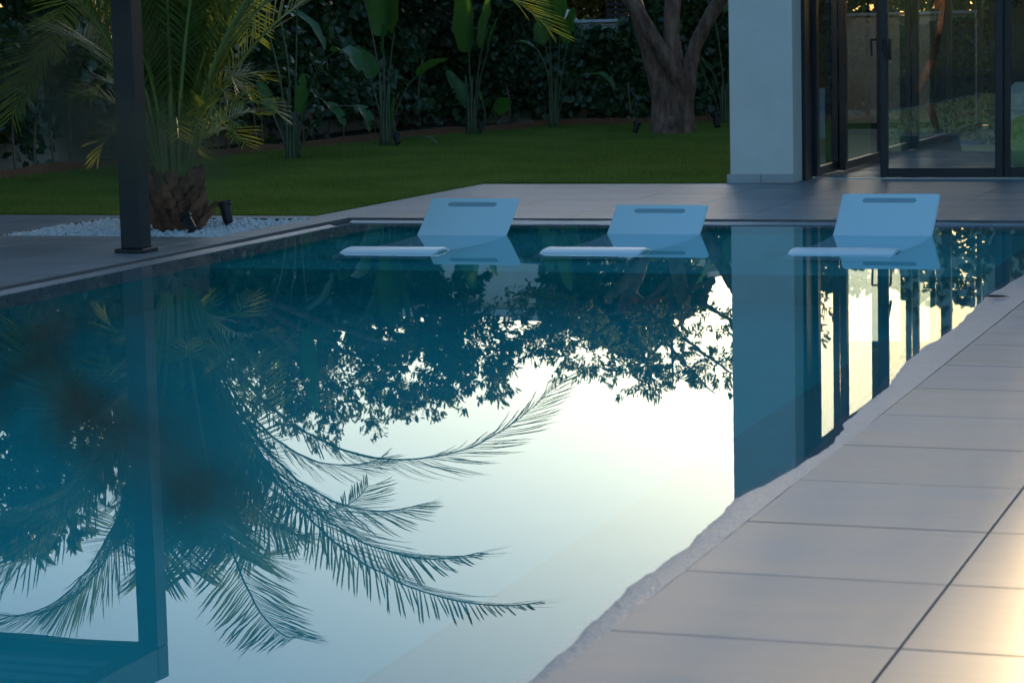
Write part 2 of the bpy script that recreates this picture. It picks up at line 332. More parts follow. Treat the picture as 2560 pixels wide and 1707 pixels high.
# ------------------------------------------------------------------ paving: tiles one by one on a grout bed
TILES = {}
def tiles(parent, xs, ys, skip=None, gap=0.005):
    for i in range(len(xs) - 1):
        for j in range(len(ys) - 1):
            x0, x1, y0, y1 = xs[i], xs[i + 1], ys[j], ys[j + 1]
            if skip and skip((x0 + x1) / 2, (y0 + y1) / 2): continue
            wv, dv = round(x1 - x0 - gap, 4), round(y1 - y0 - gap, 4)
            if (wv, dv) not in TILES:
                TILES[wv, dv] = mesh_data('tile', *(lambda q: (q.V, q.F))(MB().box(-wv / 2, wv / 2, -dv / 2, dv / 2, -0.022, 0, 0.0012)), M['tile'])
            o = bpy.data.objects.new('tile', TILES[wv, dv]); COL.objects.link(o); o.parent = parent
            o.location = ((x0 + x1) / 2, (y0 + y1) / 2, random.uniform(-0.0006, 0.0004))
def bed(name, label, boxes):
    b = MB()
    for q in boxes: b.box(*q)
    return tag(b.obj(name, M['grout']), label, kind='structure')
rx = [XR + 0.63 * k for k in range(6)]; ry = [4.89 + 0.6 * k for k in range(-5, 19)] + [YF]
d = bed('pool_deck', 'long tiled deck beside the overflow edge', [(XR + .004, 8, YN - 3, YF - .001, -.118, -.004)])
tiles(d, rx, ry)
fx = [XR - 0.63 * k for k in range(9, -8, -1)]; fy = [YF + 0.6 * k for k in range(7)]
d = bed('terrace', 'tiled terrace between the pool and the glass house', [(-7.228, 8, YF, 19.40, -.118, -.004), (-5.0, 8, 19.4, 19.93, -.118, -.004)])
tiles(d, fx, fy); tiles(d, [XR - 0.63 * k for k in range(5, -8, -1)], [19.40, 19.93])
GX0, GX1, GY0, GY1 = -8.80, -7.16, 14.20, 15.72
sx = [-12.58 + 0.63 * k for k in range(7)] + [-8.25, -7.705, GX1, XL - 0.004]; sx[6] = GX0
sy = [GY0 - 0.6 * k for k in range(15, 0, -1)] + [GY0, 14.70, 15.21, GY1, YF - .002]
d = bed('side_deck', 'tiled deck under the pergola and round the palm bed', [(-12.6, XL - .004, 5.0, GY0, -.118, -.004), (-12.6, GX0, GY0, YF - .001, -.118, -.004), (GX1, XL - .004, GY0, YF - .001, -.118, -.004), (GX0, GX1, GY1, YF - .001, -.118, -.004)])
tiles(d, sx, sy, lambda x, y: GX0 < x < GX1 and GY0 < y < GY1)
bb = MB().box(-12.6, XL - .01, YF + .002, 15.95, -.118, -.001); tag(bb.obj('deck_border', M['tile']), 'pale stone border between side deck and lawn', kind='structure')
bb.V  # border stays left of the terrace

# ------------------------------------------------------------------ lawn and grass
edge = [(-12.40, 15.95), (-12.38, 20.1), (-12.22, 22.2), (-11.86, 23.6), (-11.70, 25.8), (-11.42, 27.8), (-11.0, 29.4), (-10.5, 31.0), (-8.6, 31.9), (-4.75, 32.0)]
lawn_poly = [(-7.23, 15.95), (-7.23, 19.40), (-5.10, 19.40), (-5.10, 19.95), (-4.75, 19.95), (-4.75, 32.0)] + edge[::-1][1:]
tag(obj('lawn', [(x, y, -0.012) for x, y in lawn_poly], [tuple(range(len(lawn_poly)))], M['lawn']), 'green lawn behind the pool', kind='structure')
def inpoly(x, y, P):
    r = np.zeros(len(x), bool); n = len(P)
    for i in range(n):
        (x0, y0), (x1, y1) = P[i], P[(i + 1) % n]
        c = ((y0 > y) != (y1 > y)) & (x < (x1 - x0) * (y - y0) / (y1 - y0 + 1e-12) + x0); r ^= c
    return r
n = 420000
X = rng.uniform(-12.4, -4.75, n); Y = 15.95 + (32 - 15.95) * rng.uniform(0, 1, n) ** 1.25
k = inpoly(X, Y, lawn_poly); X, Y = X[k], Y[k]; m_ = 9000; u_ = rng.uniform(0, 1, m_)
e1 = np.stack([np.where(u_ < .35, -7.245 + rng.normal(0, .012, m_), -7.23 + 2.13 * (u_ - .35) / .65), np.where(u_ < .35, 15.95 + 3.45 * u_ / .35, 19.41 + rng.normal(0, .012, m_))], 1)
u_ = rng.uniform(0, 1, 7000); e1 = np.concatenate([e1, np.stack([-12.3 + 5.07 * u_, 15.965 + rng.normal(0, .012, 7000)], 1)])
X = np.concatenate([X, e1[:, 0]]); Y = np.concatenate([Y, e1[:, 1]]); n = len(X)
hh = rng.uniform(0.022, 0.042, n) * (1 + 0.3 * vnoise(X * 1.2, Y * 1.2)); ww = rng.uniform(0.003, 0.006, n); an = rng.uniform(0, 6.283, n); ln = rng.uniform(0, 0.02, n); a2 = rng.uniform(0, 6.283, n)
P = np.stack([X, Y, np.full(n, -0.012)], 1); s_ = np.stack([np.cos(an) * ww, np.sin(an) * ww, np.zeros(n)], 1)
tip = P + np.stack([np.cos(a2) * ln, np.sin(a2) * ln, hh], 1)
V = np.empty((n, 3, 3)); V[:, 0] = P - s_; V[:, 1] = P + s_; V[:, 2] = tip
tag(obj('grass', V.reshape(-1, 3), np.arange(3 * n).reshape(-1, 3), M['grass']), 'short mown grass blades covering the lawn', 'grass', kind='stuff')
# planting bed soil behind the reed edging
tag(obj('planting_bed', [(-13.3, 15.95, -.02), (-12.40, 15.95, -.02)] + [(x, y, -.02) for x, y in edge[1:]] + [(-4.75, 32.6, -.02), (-13.3, 32.6, -.02)], [tuple(range(len(edge) + 3))], M['soil']), 'dark soil bed between edging and wall', kind='structure')

# ------------------------------------------------------------------ gravel bed
tag(obj('gravel_base', [(GX0, GY0, -.06), (GX1, GY0, -.06), (GX1, GY1, -.06), (GX0, GY1, -.06)], [(0, 1, 2, 3)], M['soil']), kind='structure')
t = 0.5 * (1 + 5 ** .5)
ico = np.array([(-1, t, 0), (1, t, 0), (-1, -t, 0), (1, -t, 0), (0, -1, t), (0, 1, t), (0, -1, -t), (0, 1, -t), (t, 0, -1), (t, 0, 1), (-t, 0, -1), (-t, 0, 1)]) / math.hypot(1, t)
icf = np.array([(0, 11, 5), (0, 5, 1), (0, 1, 7), (0, 7, 10), (0, 10, 11), (1, 5, 9), (5, 11, 4), (11, 10, 2), (10, 7, 6), (7, 1, 8), (3, 9, 4), (3, 4, 2), (3, 2, 6), (3, 6, 8), (3, 8, 9), (4, 9, 5), (2, 4, 11), (6, 2, 10), (8, 6, 7), (9, 8, 1)])
def rotmats(n):
    q = rng.normal(size=(n, 4)); q /= np.linalg.norm(q, axis=1)[:, None]; a, b_, c, d_ = q.T
    return np.stack([1 - 2 * (c * c + d_ * d_), 2 * (b_ * c - a * d_), 2 * (b_ * d_ + a * c), 2 * (b_ * c + a * d_), 1 - 2 * (b_ * b_ + d_ * d_), 2 * (c * d_ - a * b_), 2 * (b_ * d_ - a * c), 2 * (c * d_ + a * b_), 1 - 2 * (b_ * b_ + c * c)], 1).reshape(n, 3, 3)
n = 5200
C = np.stack([rng.uniform(GX0 + .012, GX1 - .012, n), rng.uniform(GY0 + .012, GY1 - .012, n), rng.uniform(-0.05, -0.006, n)], 1)
sc = rng.uniform(0.010, 0.021, (n, 1, 1)) * rng.uniform(0.6, 1.25, (n, 1, 3))
V = np.einsum('nij,nvj->nvi', rotmats(n), ico[None] * sc) + C[:, None]
tag(obj('gravel', V.reshape(-1, 3), (icf[None] + 12 * np.arange(n)[:, None, None]).reshape(-1, 3), M['pebble'], smooth=True), 'white pebbles in the palm bed', 'gravel', kind='stuff')

# ------------------------------------------------------------------ house with glass corner
HX, HY = -4.52, 19.98
house = empty('glass_house', (-4.5, 20, 0), 'white modern house with a column and tinted sliding glass doors', 'house')
cl = MB().box(-5.075, -4.548, 19.42, 19.74, 0.0, 2.62, 0.004).obj('column', M['white'], house)
sk = MB(); MB().box(-5.10, -4.815, 19.40, 19.418, 0.001, 0.075, 0.002).obj('skirting', M['skirt'], cl)
MB().box(-4.811, -4.540, 19.40, 19.418, 0.001, 0.075, 0.002).obj('skirting', M['skirt'], cl)
MB().box(-5.10, 3.2, 19.36, 30.0, 2.621, 2.86, 0.01).obj('roof', M['white'], house)
MB().box(-4.60, 3.0, 19.93, 29.6, -.118, -0.002).obj('floor', M['intfloor'], house)
MB().box(-4.50, 3.0, 20.1, 28.9, 2.60, 2.618).obj('ceiling', M['ceiling'], house)
MB().box(-4.60, 3.0, 19.935, 19.965, 0.0, 0.008).obj('door_track', M['track'], house)
MB().box(-4.60, 3.0, 19.985, 20.0, 0.0, 0.006).obj('door_track', M['track'], house)
MB().box(-4.605, -4.52, 19.745, 20.0, 0.0, 2.6, 0.003).obj('window_frame', M['frame'], house)
def door(axis, a0, a1, c, handle=None, zt=2.58, st=0.062, dp=0.05):
    """sliding leaf: frame with pane and handle; axis 'x' runs along X at y=c, 'y' runs along Y at x=c"""
    fr = MB(); z0, z1 = 0.012, zt
    def bx(m, u0, u1, w0, w1, q0, q1, bv=0.003):
        m.box(u0, u1, c + w0, c + w1, q0, q1, bv) if axis == 'x' else m.box(c + w0, c + w1, u0, u1, q0, q1, bv)
    bx(fr, a0, a0 + st, -dp / 2, dp / 2, z0, z1); bx(fr, a1 - st, a1, -dp / 2, dp / 2, z0, z1)
    bx(fr, a0 + st, a1 - st, -dp / 2 + .002, dp / 2 - .002, z0, z0 + 0.075); bx(fr, a0 + st, a1 - st, -dp / 2 + .002, dp / 2 - .002, z1 - 0.07, z1)
    f = fr.obj('sliding_door', M['frame'], house)
    pn = MB()
    if axis == 'x': pn.add([(a0 + st, c, z0 + .07), (a1 - st, c, z0 + .07), (a1 - st, c, z1 - .07), (a0 + st, c, z1 - .07)], [(0, 1, 2, 3)])
    else: pn.add([(c, a0 + st, z0 + .07), (c, a1 - st, z0 + .07), (c, a1 - st, z1 - .07), (c, a0 + st, z1 - .07)], [(0, 1, 2, 3)])
    pn.obj('pane', M['glass'], f)
    if handle is not None:
        hm = MB(); u = handle
        def pt(u_, w_, z_): return (u_, c + w_, z_) if axis == 'x' else (c + w_, u_, z_)
        for s in (-1, 1):
            hm.tube([pt(u, s * dp / 2, 1.12), pt(u, s * (dp / 2 + .055), 1.12), pt(u + .006, s * (dp / 2 + .06), 1.11), pt(u + .03, s * (dp / 2 + .06), 0.97)], 0.011, 8)
        bx(hm, u - .015, u + .015, -dp / 2 - .006, dp / 2 + .006, 1.03, 1.16)
        hm.obj('handle', M['black'], f)
    return f
door('x', -3.94, -2.94, 19.975, handle=-3.905); door('x', -2.952, -1.2, 20.03); door('x', -1.25, 0.6, 19.975); door('x', 0.55, 2.9, 20.03)
for (y0, y1, c, hd) in ((20.06, 20.98, HX + 0.0, None), (20.90, 22.66, HX + 0.062, 22.60), (22.58, 24.4, HX, 22.64), (24.35, 26.4, HX + .062, None), (26.35, 28.9, HX, None)):
    door('y', y0, y1, c, hd, st=0.10, dp=0.055)
# rear glazing and solid rear walls with narrow openings
for (x0, x1) in ((-3.85, -2.15),): door('x', x0, x1, 29.0, None)
MB().box(-4.44, -3.86, 28.97, 29.05, 0.0, 2.6).obj('wall', M['darkwall'], house)
MB().box(-2.15, 3.0, 28.97, 29.05, 0.0, 2.6).obj('wall', M['darkwall'], house)
MB().box(2.95, 3.1, 20.1, 29.0, 0.0, 2.6).obj('wall', M['darkwall'], house)
MB().box(3.15, 14.0, 19.5, 31.0, 0.0, 6.2, 0.01).obj('sun_blocker', M['white'], house)  # added box out of view, keeps the low sun off the deck
MB().box(-3.70, -3.55, 27.2, 27.34, 0.0, 2.6, 0.004).obj('timber_post', M['terracotta'], house)
MB().box(-3.0, -2.86, 27.4, 27.52, 0.0, 2.6, 0.004).obj('timber_post', M['terracotta'], house)
# furniture behind the glass
po = empty('pouf', (-2.75, 21.55, 0), 'rounded green fabric pouf behind the sliding glass', 'pouf')
pr = [(0.0, 0.0), (0.30, 0.0), (0.42, 0.04), (0.48, 0.13), (0.49, 0.22), (0.46, 0.32), (0.38, 0.40), (0.26, 0.45), (0.10, 0.47), (0.0, 0.47)]
MB().lathe((-2.75, 21.55, 0.0), pr, 28).obj('body', M['pouf'], po, smooth=True)
MB().tube([(-2.75 + 0.487 * math.cos(a), 21.55 + 0.487 * math.sin(a), 0.20) for a in np.linspace(0, 6.283, 33)], 0.006, 6).obj('piping', M['pouf'], po)
sf = empty('sofa', (-2.6, 24.3, 0), 'low grey sofa with blue cushions inside the room', 'sofa')
MB().box(-3.6, -0.9, 23.9, 24.7, 0.10, 0.34, 0.03).obj('seat', M['sofa'], sf)
MB().box(-3.6, -0.9, 24.62, 24.85, 0.10, 0.62, 0.04).obj('backrest', M['sofa'], sf)
for lx in (-3.5, -1.0):
    for ly in (24.0, 24.6): MB().box(lx - .03, lx + .03, ly - .03, ly + .03, 0.0, 0.10).obj('leg', M['black'], sf)
for cx, cm in ((-3.3, 'cushion'), (-2.75, 'sofa'), (-2.1, 'cushion'), (-1.4, 'cushion')):
    MB().box(cx - .24, cx + .24, 24.46, 24.60, 0.345, 0.66, 0.05).obj('cushion', M[cm], sf)

# ------------------------------------------------------------------ pergola
pg = empty('pergola', (-7.13, 13.14, 0), 'dark grey metal pergola whose corner post stands by the pool', 'pergola')
PX, PY, PX2, PY2 = -7.16, 13.14, -11.6, 8.4
for (x, y) in ((PX, PY), (PX2, PY), (PX, PY2), (PX2, PY2)):
    q = MB().box(x - .068, x + .068, y - .068, y + .068, 0.028, 2.40, 0.004).obj('post', M['anthracite'], pg)
    MB().box(x - .098, x + .098, y - .098, y + .098, 0.001, 0.027, 0.003).obj('base_plate', M['anthracite'], q)
for y in (PY, PY2): MB().box(PX2 - .068, PX + .068, y - .066, y + .066, 2.402, 2.60, 0.004).obj('beam', M['anthracite'], pg)
for x in (PX, PX2): MB().box(x - .066, x + .066, PY2 + .068, PY - .068, 2.402, 2.60, 0.004).obj('beam', M['anthracite'], pg)
for k in range(24):
    y = PY - 0.17 - k * 0.187
    o = MB().box(PX2 + .07, PX - .07, -0.092, 0.092, -0.012, 0.012, 0.003).obj('louver', M['louver'], None)
    o.parent = pg; o.location = Vector((0, y, 2.50)) - pg.location; o.rotation_euler = (math.radians(38), 0, 0)

# ------------------------------------------------------------------ floating loungers
PROF = [(0, -.22), (.04, -.10), (.10, -.04), (.17, -.012), (.25, .000), (.33, -.001), (.42, -.018), (.55, -.065), (.70, -.115), (.87, -.145), (1.02, -.145), (1.15, -.122), (1.26, -.085), (1.37, -.025), (1.46, .035), (1.55, .105), (1.62, .165), (1.67, .21)]
def lounger(x, y, tilt, dz, label):
    root = empty('pool_lounger', (x, y, 0), label, 'lounger', 'loungers standing on the shallow pool shelf')
    P = spline(np.array([(0, a, c) for a, c in PROF]), 60); 
    T = np.gradient(P, axis=0); T /= np.linalg.norm(T, axis=1)[:, None]; Nn = np.stack([0 * T[:, 0], -T[:, 2], T[:, 1]], 1)
    th = 0.030; W = 0.31; V = []; F = []; xs = [-W, -W + .006, -W + .02, W - .02, W - .006, W]; dn = [0.016, 0.005, 0, 0, 0.005, 0.016]; m = len(xs)
    for sgn in (0, 1):
        for i in range(len(P)):
            for xx, q in zip(xs, dn):
                c = P[i] - Nn[i] * (q if sgn == 0 else th - q); V.append((xx, c[1], c[2]))
    n = len(P); o2 = n * m
    for i in range(n - 1):
        for j in range(m - 1):
            F.append((i * m + j, i * m + j + 1, (i + 1) * m + j + 1, (i + 1) * m + j))
            F.append((o2 + i * m + j, o2 + (i + 1) * m + j, o2 + (i + 1) * m + j + 1, o2 + i * m + j + 1))
        F.append((i * m, (i + 1) * m, o2 + (i + 1) * m, o2 + i * m)); F.append((i * m + m - 1, o2 + i * m + m - 1, o2 + (i + 1) * m + m - 1, (i + 1) * m + m - 1))
    for j in range(m - 1):
        F.append((j, o2 + j, o2 + j + 1, j + 1)); a = (n - 1) * m
        F.append((a + j, a + j + 1, o2 + a + j + 1, o2 + a + j))
    ct, st = math.cos(tilt), math.sin(tilt); y0 = 0.25
    def tr(V):
        V = np.array(V, float); yy = V[:, 1] - y0; zz = V[:, 2]
        V[:, 1] = y0 + yy * ct - zz * st; V[:, 2] = yy * st + zz * ct + dz; return V
    # outline of the backrest slot; no recess is cut
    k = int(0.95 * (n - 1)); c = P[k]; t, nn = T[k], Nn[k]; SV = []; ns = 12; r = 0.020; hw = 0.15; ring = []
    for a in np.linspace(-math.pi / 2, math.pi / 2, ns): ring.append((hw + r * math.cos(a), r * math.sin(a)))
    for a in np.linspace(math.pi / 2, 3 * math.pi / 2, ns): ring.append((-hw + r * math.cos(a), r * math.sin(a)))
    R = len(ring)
    sh = obj('shell', tr(V), F, M['plastic'], root, smooth=True, world=False); me = sh.data
    bm = bmesh.new(); bm.from_mesh(me); bmesh.ops.recalc_face_normals(bm, faces=bm.faces[:]); bm.to_mesh(me); bm.free()
    # raised stadium-shaped pad; its darker colour stands for shade in the slot
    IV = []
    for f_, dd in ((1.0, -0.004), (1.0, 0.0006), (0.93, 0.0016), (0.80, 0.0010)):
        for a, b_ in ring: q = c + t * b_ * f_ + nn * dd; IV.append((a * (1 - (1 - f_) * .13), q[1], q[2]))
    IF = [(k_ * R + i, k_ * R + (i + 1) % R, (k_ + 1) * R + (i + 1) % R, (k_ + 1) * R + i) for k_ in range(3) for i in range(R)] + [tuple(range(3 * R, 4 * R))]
    obj('slot_shade_pad', tr(IV), IF, M['slot'], sh, world=False)
    for p_ in me.polygons: p_.use_smooth = True
    try: me.set_sharp_from_angle(angle=math.radians(35))
    except Exception: pass
    return root
R_ = math.radians
lounger(-5.655, 13.33, R_(-0.6), 0.0, 'pale blue moulded pool lounger nearest the palm and gravel bed')
lounger(-4.410, 13.44, R_(-2.6), 0.0, 'pale blue pool lounger with the lowest backrest, middle of three')
lounger(-2.935, 13.52, R_(0.2), -0.003, 'pale blue moulded pool lounger in front of the glass doors')

# ------------------------------------------------------------------ walls, fence, edging
bw = empty('boundary_wall', (-9, 32.7, 0), 'beige rendered garden wall behind the forked tree', 'wall')
MB().box(-13.5, 6.0, 32.60, 32.80, -0.1, 1.36, 0.005).obj('wall_body', M['wallbeige'], bw); MB().box(-13.5, 6.0, 32.56, 32.84, 1.362, 1.405, 0.005).obj('coping', M['coping'], bw)
lw = empty('boundary_wall', (-13.4, 24, 0), 'beige rendered garden wall behind the ivy hedge on the left', 'wall')
MB().box(-13.5, -13.3, 5.0, 32.55, -0.1, 1.36, 0.005).obj('wall_body', M['wallbeige'], lw); MB().box(-13.54, -13.26, 5.0, 32.5, 1.362, 1.405, 0.005).obj('coping', M['coping'], lw)
fc = empty('slat_fence', (-8.6, 32.7, 1.405), 'dark horizontal slat screen on top of the garden wall', 'fence')
for k in range(6): MB().box(-10.3, -6.2, 32.69, 32.71, 1.43 + k * 0.075, 1.485 + k * 0.075, 0.002).obj('slat', M['slat'], fc)
for x in (-10.2, -8.9, -7.6, -6.3): MB().box(x - .03, x + .03, 32.715, 32.76, 1.405, 1.89).obj('post', M['slat'], fc)
re = MB(); pts = spline(np.array([(x, y, 0) for x, y in edge]), 400); sacc = 0
for i in range(len(pts) - 1):
    seg = pts[i + 1] - pts[i]; L_ = np.linalg.norm(seg); m_ = max(1, int(L_ / 0.017))
    for k in range(m_):
        p = pts[i] + seg * k / m_; r = 0.008
        hgt = 0.085 + 0.03 * vnoise(p[1] * 1.3 + p[0], 0.5) + random.uniform(-.006, .006)
        re.box(p[0] - r, p[0] + r, p[1] - r, p[1] + r, -0.03, float(hgt))
ro = empty('reed_edging', (-12, 24, 0), 'low reddish reed edging between lawn and hedge', 'edging')
tag(re.obj('reeds', M['reed'], ro), kind='stuff')

# ------------------------------------------------------------------ foliage makers
def leafset(P, D, Ln, Wd, fold=0.25, curl=0.15):
    """kite leaves: base P, direction D, random roll; returns V, F"""
    n = len(P); D = D / (np.linalg.norm(D, axis=1)[:, None] + 1e-9)
    A = rng.normal(size=(n, 3)); S = np.cross(D, A); S /= np.linalg.norm(S, axis=1)[:, None] + 1e-9; Nn = np.cross(S, D)
    Ln = np.broadcast_to(Ln, (n,))[:, None]; Wd = np.broadcast_to(Wd, (n,))[:, None]
    V = np.empty((n, 6, 3)); V[:, 0] = P
    V[:, 1] = P + D * Ln * .4 + S * Wd + Nn * Wd * fold; V[:, 2] = P + D * Ln * .4 - S * Wd + Nn * Wd * fold
    V[:, 3] = P + D * Ln * .75 + S * Wd * .7 + Nn * (Wd * fold * .7 - Ln * curl * .5); V[:, 4] = P + D * Ln * .75 - S * Wd * .7 + Nn * (Wd * fold * .7 - Ln * curl * .5)
    V[:, 5] = P + D * Ln - Nn * Ln * curl
    f = np.array([(0, 1, 2), (1, 3, 2), (2, 3, 4), (3, 5, 4)])
    return V.reshape(-1, 3), (f[None] + 6 * np.arange(n)[:, None, None]).reshape(-1, 3)
def rosettes(T, A, k, L0, L1, W):
    """k leaves splayed round each twig tip T with axis A"""
    n = len(T); P = np.repeat(T, k, 0); D = np.repeat(A, k, 0) + rng.normal(size=(n * k, 3)) * 0.55; D[:, 2] += 0.15
    P = P + rng.normal(size=P.shape) * 0.025
    return leafset(P, D, rng.uniform(L0, L1, n * k), W * rng.uniform(.7, 1.2, n * k))
def crown(parent, mat, lobes, per, k, L0=.06, L1=.10, W=.016, shell=0.45, name='crown', upbias=0.5):
    Ts, As = [], []
    for (c, r) in lobes:
        c = np.array(c, float); r = np.broadcast_to(np.array(r, float), (3,))
        d_ = rng.normal(size=(per, 3)); d_ /= np.linalg.norm(d_, axis=1)[:, None]
        rad = (shell + (1 - shell) * rng.uniform(0, 1, per) ** .7)
        lump = 1 + 0.28 * vnoise(d_[:, 0] * 2.3 + c[0], d_[:, 1] * 2.3 + c[1], d_[:, 2] * 2.3 + c[2])
        p = c + d_ * r * (rad * lump)[:, None]; keep = vnoise(p[:, 0] * 2.6, p[:, 1] * 2.6, p[:, 2] * 2.6, 5) > -0.30
        Ts.append(p[keep]); a = d_[keep].copy(); a[:, 2] += upbias; As.append(a / np.linalg.norm(a, axis=1)[:, None])
    V, F = rosettes(np.concatenate(Ts), np.concatenate(As), k, L0, L1, W)
    return tag(obj(name, V, F, mat, parent), kind='stuff')

# ------------------------------------------------------------------ ivy hedge on the walls
def hedge(name, label, base, n, pts, Lr, stems):
    root = empty(name, base, label, 'hedge')
    Pn, Dn = pts(n); V, F = leafset(Pn, Dn, rng.uniform(*Lr, len(Pn)), rng.uniform(Lr[0] * .36, Lr[1] * .42, len(Pn)), fold=0.2, curl=0.12)
    tag(obj('foliage', V, F, M['ivy'], root), kind='stuff')
    for (x, y, h0, r) in stems:
        q = spline(np.array([(x, y, -.02), (x + random.uniform(-.04, .04), y + random.uniform(-.04, .04), h0 * .5), (x + random.uniform(-.08, .08), y + random.uniform(-.08, .08), h0)]), 6)
        MB().tube(q, np.linspace(r, r * .7, 6), 6).obj('stem', M['stake'], root, smooth=True)
    return root
def left_pts(n):
    y = rng.uniform(15.0, 32.3, n); z = rng.uniform(0, 1, n) ** 0.8 * 2.5; dep = np.abs(rng.normal(0, 1, n)) * 0.16
    z += 0.2 * vnoise(y * .8, 0.3) * z / 2.5
    thick = 0.55 + 0.30 * vnoise(y * 1.1, z * 1.6, 0, 2) + 0.2 * vnoise(y * 3, z * 3, 0, 3)
    xo = -13.25 + thick * np.clip(1.2 - 0.15 * z, 0.4, 1.2) - dep
    k = (rng.uniform(0, 1, n) < np.clip((z - 0.12) / 0.55, 0.10, 1)) & (vnoise(y * 1.3, z * 1.1, 4, 9) > -0.55)
    P = np.stack([xo, y, z], 1)[k]; D = np.stack([0.55 + 0 * P[:, 0], rng.normal(0, .6, len(P)), -0.75 + rng.normal(0, .35, len(P))], 1); return P, D
hedge('ivy_hedge', 'dark broad-leaved ivy hedge along the left garden wall', (-13.1, 24, 0), 46000, left_pts, (0.09, 0.15),
      [(-12.6 + random.uniform(-.25, .35), 16.5 + k * 0.42 + random.uniform(-.15, .15), random.uniform(.5, 1.0), random.uniform(.009, .016)) for k in range(36)])
def rear_pts(n):
    x = rng.uniform(-13.0, -4.9, n); z = rng.uniform(0, 1, n) ** 0.9 * 1.9; dep = np.abs(rng.normal(0, 1, n)) * 0.10
    thick = 0.28 + 0.22 * vnoise(x * 1.4, z * 1.6, 0, 12)
    y = 32.5 - thick + dep
    cov = vnoise(x * 1.5, z * 1.2, 2, 19) - np.clip((z - 0.9) * 1.1, 0, 1.2) + 0.85
    k = (cov > -0.05) & (rng.uniform(0, 1, n) < np.clip((z - .05) / .5, .15, 1))
    P = np.stack([x, y, z], 1)[k]; D = np.stack([rng.normal(0, .6, len(P)), -0.5 + 0 * P[:, 0], -0.75 + rng.normal(0, .35, len(P))], 1); return P, D
hedge('climbing_ivy', 'patchy ivy climbing the rear garden wall behind the tree', (-9, 32.4, 0), 26000, rear_pts, (0.09, 0.16),
      [(-11.6 + k * 0.42 + random.uniform(-.12, .12), 32.3 + random.uniform(-.1, .1), random.uniform(.4, 1.3), random.uniform(.008, .02)) for k in range(15)])

# ------------------------------------------------------------------ palm
def frond(path, nl=52, ll=0.42, wl=0.0065, droop=0.06, vee=0.18, r0=0.013, stub=0.20):
    """feather frond along a path: tapering rachis and folded leaflets"""
    P = spline(np.asarray(path), 40) if len(path) != 4 else bez(path, 40)
    T = np.gradient(P, axis=0); T /= np.linalg.norm(T, axis=1)[:, None]
    V, F = [], []
    mb = MB(); mb.tube(P, np.linspace(r0, min(0.003, r0 * .4), 40), 5, cap=True); V += [tuple(v) for v in mb.V]; F += list(mb.F); nr = len(mb.F)
    for i in range(nl):
        u = stub + (1 - stub) * (i + random.uniform(-.3, .3)) / (nl - 1); u = min(max(u, 0), .999); q = u * 39; k = int(q); f = q - k
        p = P[k] * (1 - f) + P[k + 1] * f; t = T[k]
        s = np.cross(t, (0, 0, 1.0)); s /= np.linalg.norm(s) + 1e-9; up = np.cross(s, t)
        prof = math.sin(math.pi * min(0.12 + 0.80 * (u - stub) / (1 - stub), 1)) ** 0.6
        for sg in (-1, 1):
            L = ll * max(prof, .25) * random.uniform(.85, 1.1); fa = 0.75 + 0.5 * u
            d = s * sg * 1.0 + t * fa + up * (vee + random.uniform(-.14, .14)); d += np.array([random.uniform(-.07, .07) for _ in range(3)]); d /= np.linalg.norm(d)
            nn = np.cross(d, t); nn /= np.linalg.norm(nn) + 1e-9; wv = np.cross(nn, d) * wl * random.uniform(.8, 1.2)
            m1 = p + d * L * .45 + np.array([0, 0, -droop * L * .10]); m2 = p + d * L * .8 + np.array([0, 0, -droop * L * .40]); e = p + d * L * 0.97 + np.array([0, 0, -droop * L * .75])
            b0 = len(V); V += [tuple(p - wv * .5), tuple(p + wv * .5), tuple(m1 + wv), tuple(m1 - wv), tuple(m2 + wv * .75), tuple(m2 - wv * .75), tuple(e)]
            F += [(b0, b0 + 1, b0 + 2, b0 + 3), (b0 + 3, b0 + 2, b0 + 4, b0 + 5), (b0 + 5, b0 + 4, b0 + 6)]
    return V, F, nr
def add_frond(parent, path, **kw):
    V, F, nr = frond(path, **kw); o = obj('frond', V, F, M['palmleaf'], parent)
    o.data.materials.append(M['rachis']); mi = np.zeros(len(o.data.polygons), dtype=np.int32); mi[:nr] = 1; o.data.polygons.foreach_set('material_index', mi); return o
PB = np.array([-7.82, 14.93, 0.0])
palm = empty('palm_tree', PB, 'young feather palm growing from the white pebble bed', 'palm')
prof = [(0.0, -.05), (0.155, -.05), (0.17, .05), (0.17, .12), (0.155, .22), (0.13, .32), (0.09, .40), (0.0, .42)]
MB().lathe(PB, prof, 18).obj('trunk', M['boot'], palm, smooth=True)
for i in range(52):
    a = i * 2.39996; zf = (i / 51.0); z = 0.0 + 0.31 * zf; r = np.interp(z, [0.0, .12, .22, .32, .40], [.17, .17, .155, .13, .09]); 
    out = np.array([math.cos(a), math.sin(a), 0]); tg = np.array([-math.sin(a), math.cos(a), 0]); L = random.uniform(.08, .15) * (1.25 if zf < .12 else 1)
    fl = 1.1 if zf < .12 else 0.62
    c0 = PB + out * (r - .02) + np.array([0, 0, z]); c1 = c0 + out * L * (fl + random.uniform(-.1, .15)) + np.array([0, 0, L]); w0, w1 = random.uniform(.05, .07), random.uniform(.022, .04)
    V = [c0 - tg * w0 - out * .01, c0 + tg * w0 - out * .01, c0 + out * .05 + tg * w0 * .4, c0 + out * .05 - tg * w0 * .4, c1 - tg * w1 - out * .008, c1 + tg * w1 - out * .008, c1 + out * .014 + tg * w1 * .5, c1 + out * .014 - tg * w1 * .5]
    obj('leaf_base', V, [(0, 1, 5, 4), (1, 2, 6, 5), (2, 3, 7, 6), (3, 0, 4, 7), (4, 5, 6, 7), (3, 2, 1, 0)], M['boot'], palm)
CB = PB + np.array([0, 0, 0.33])
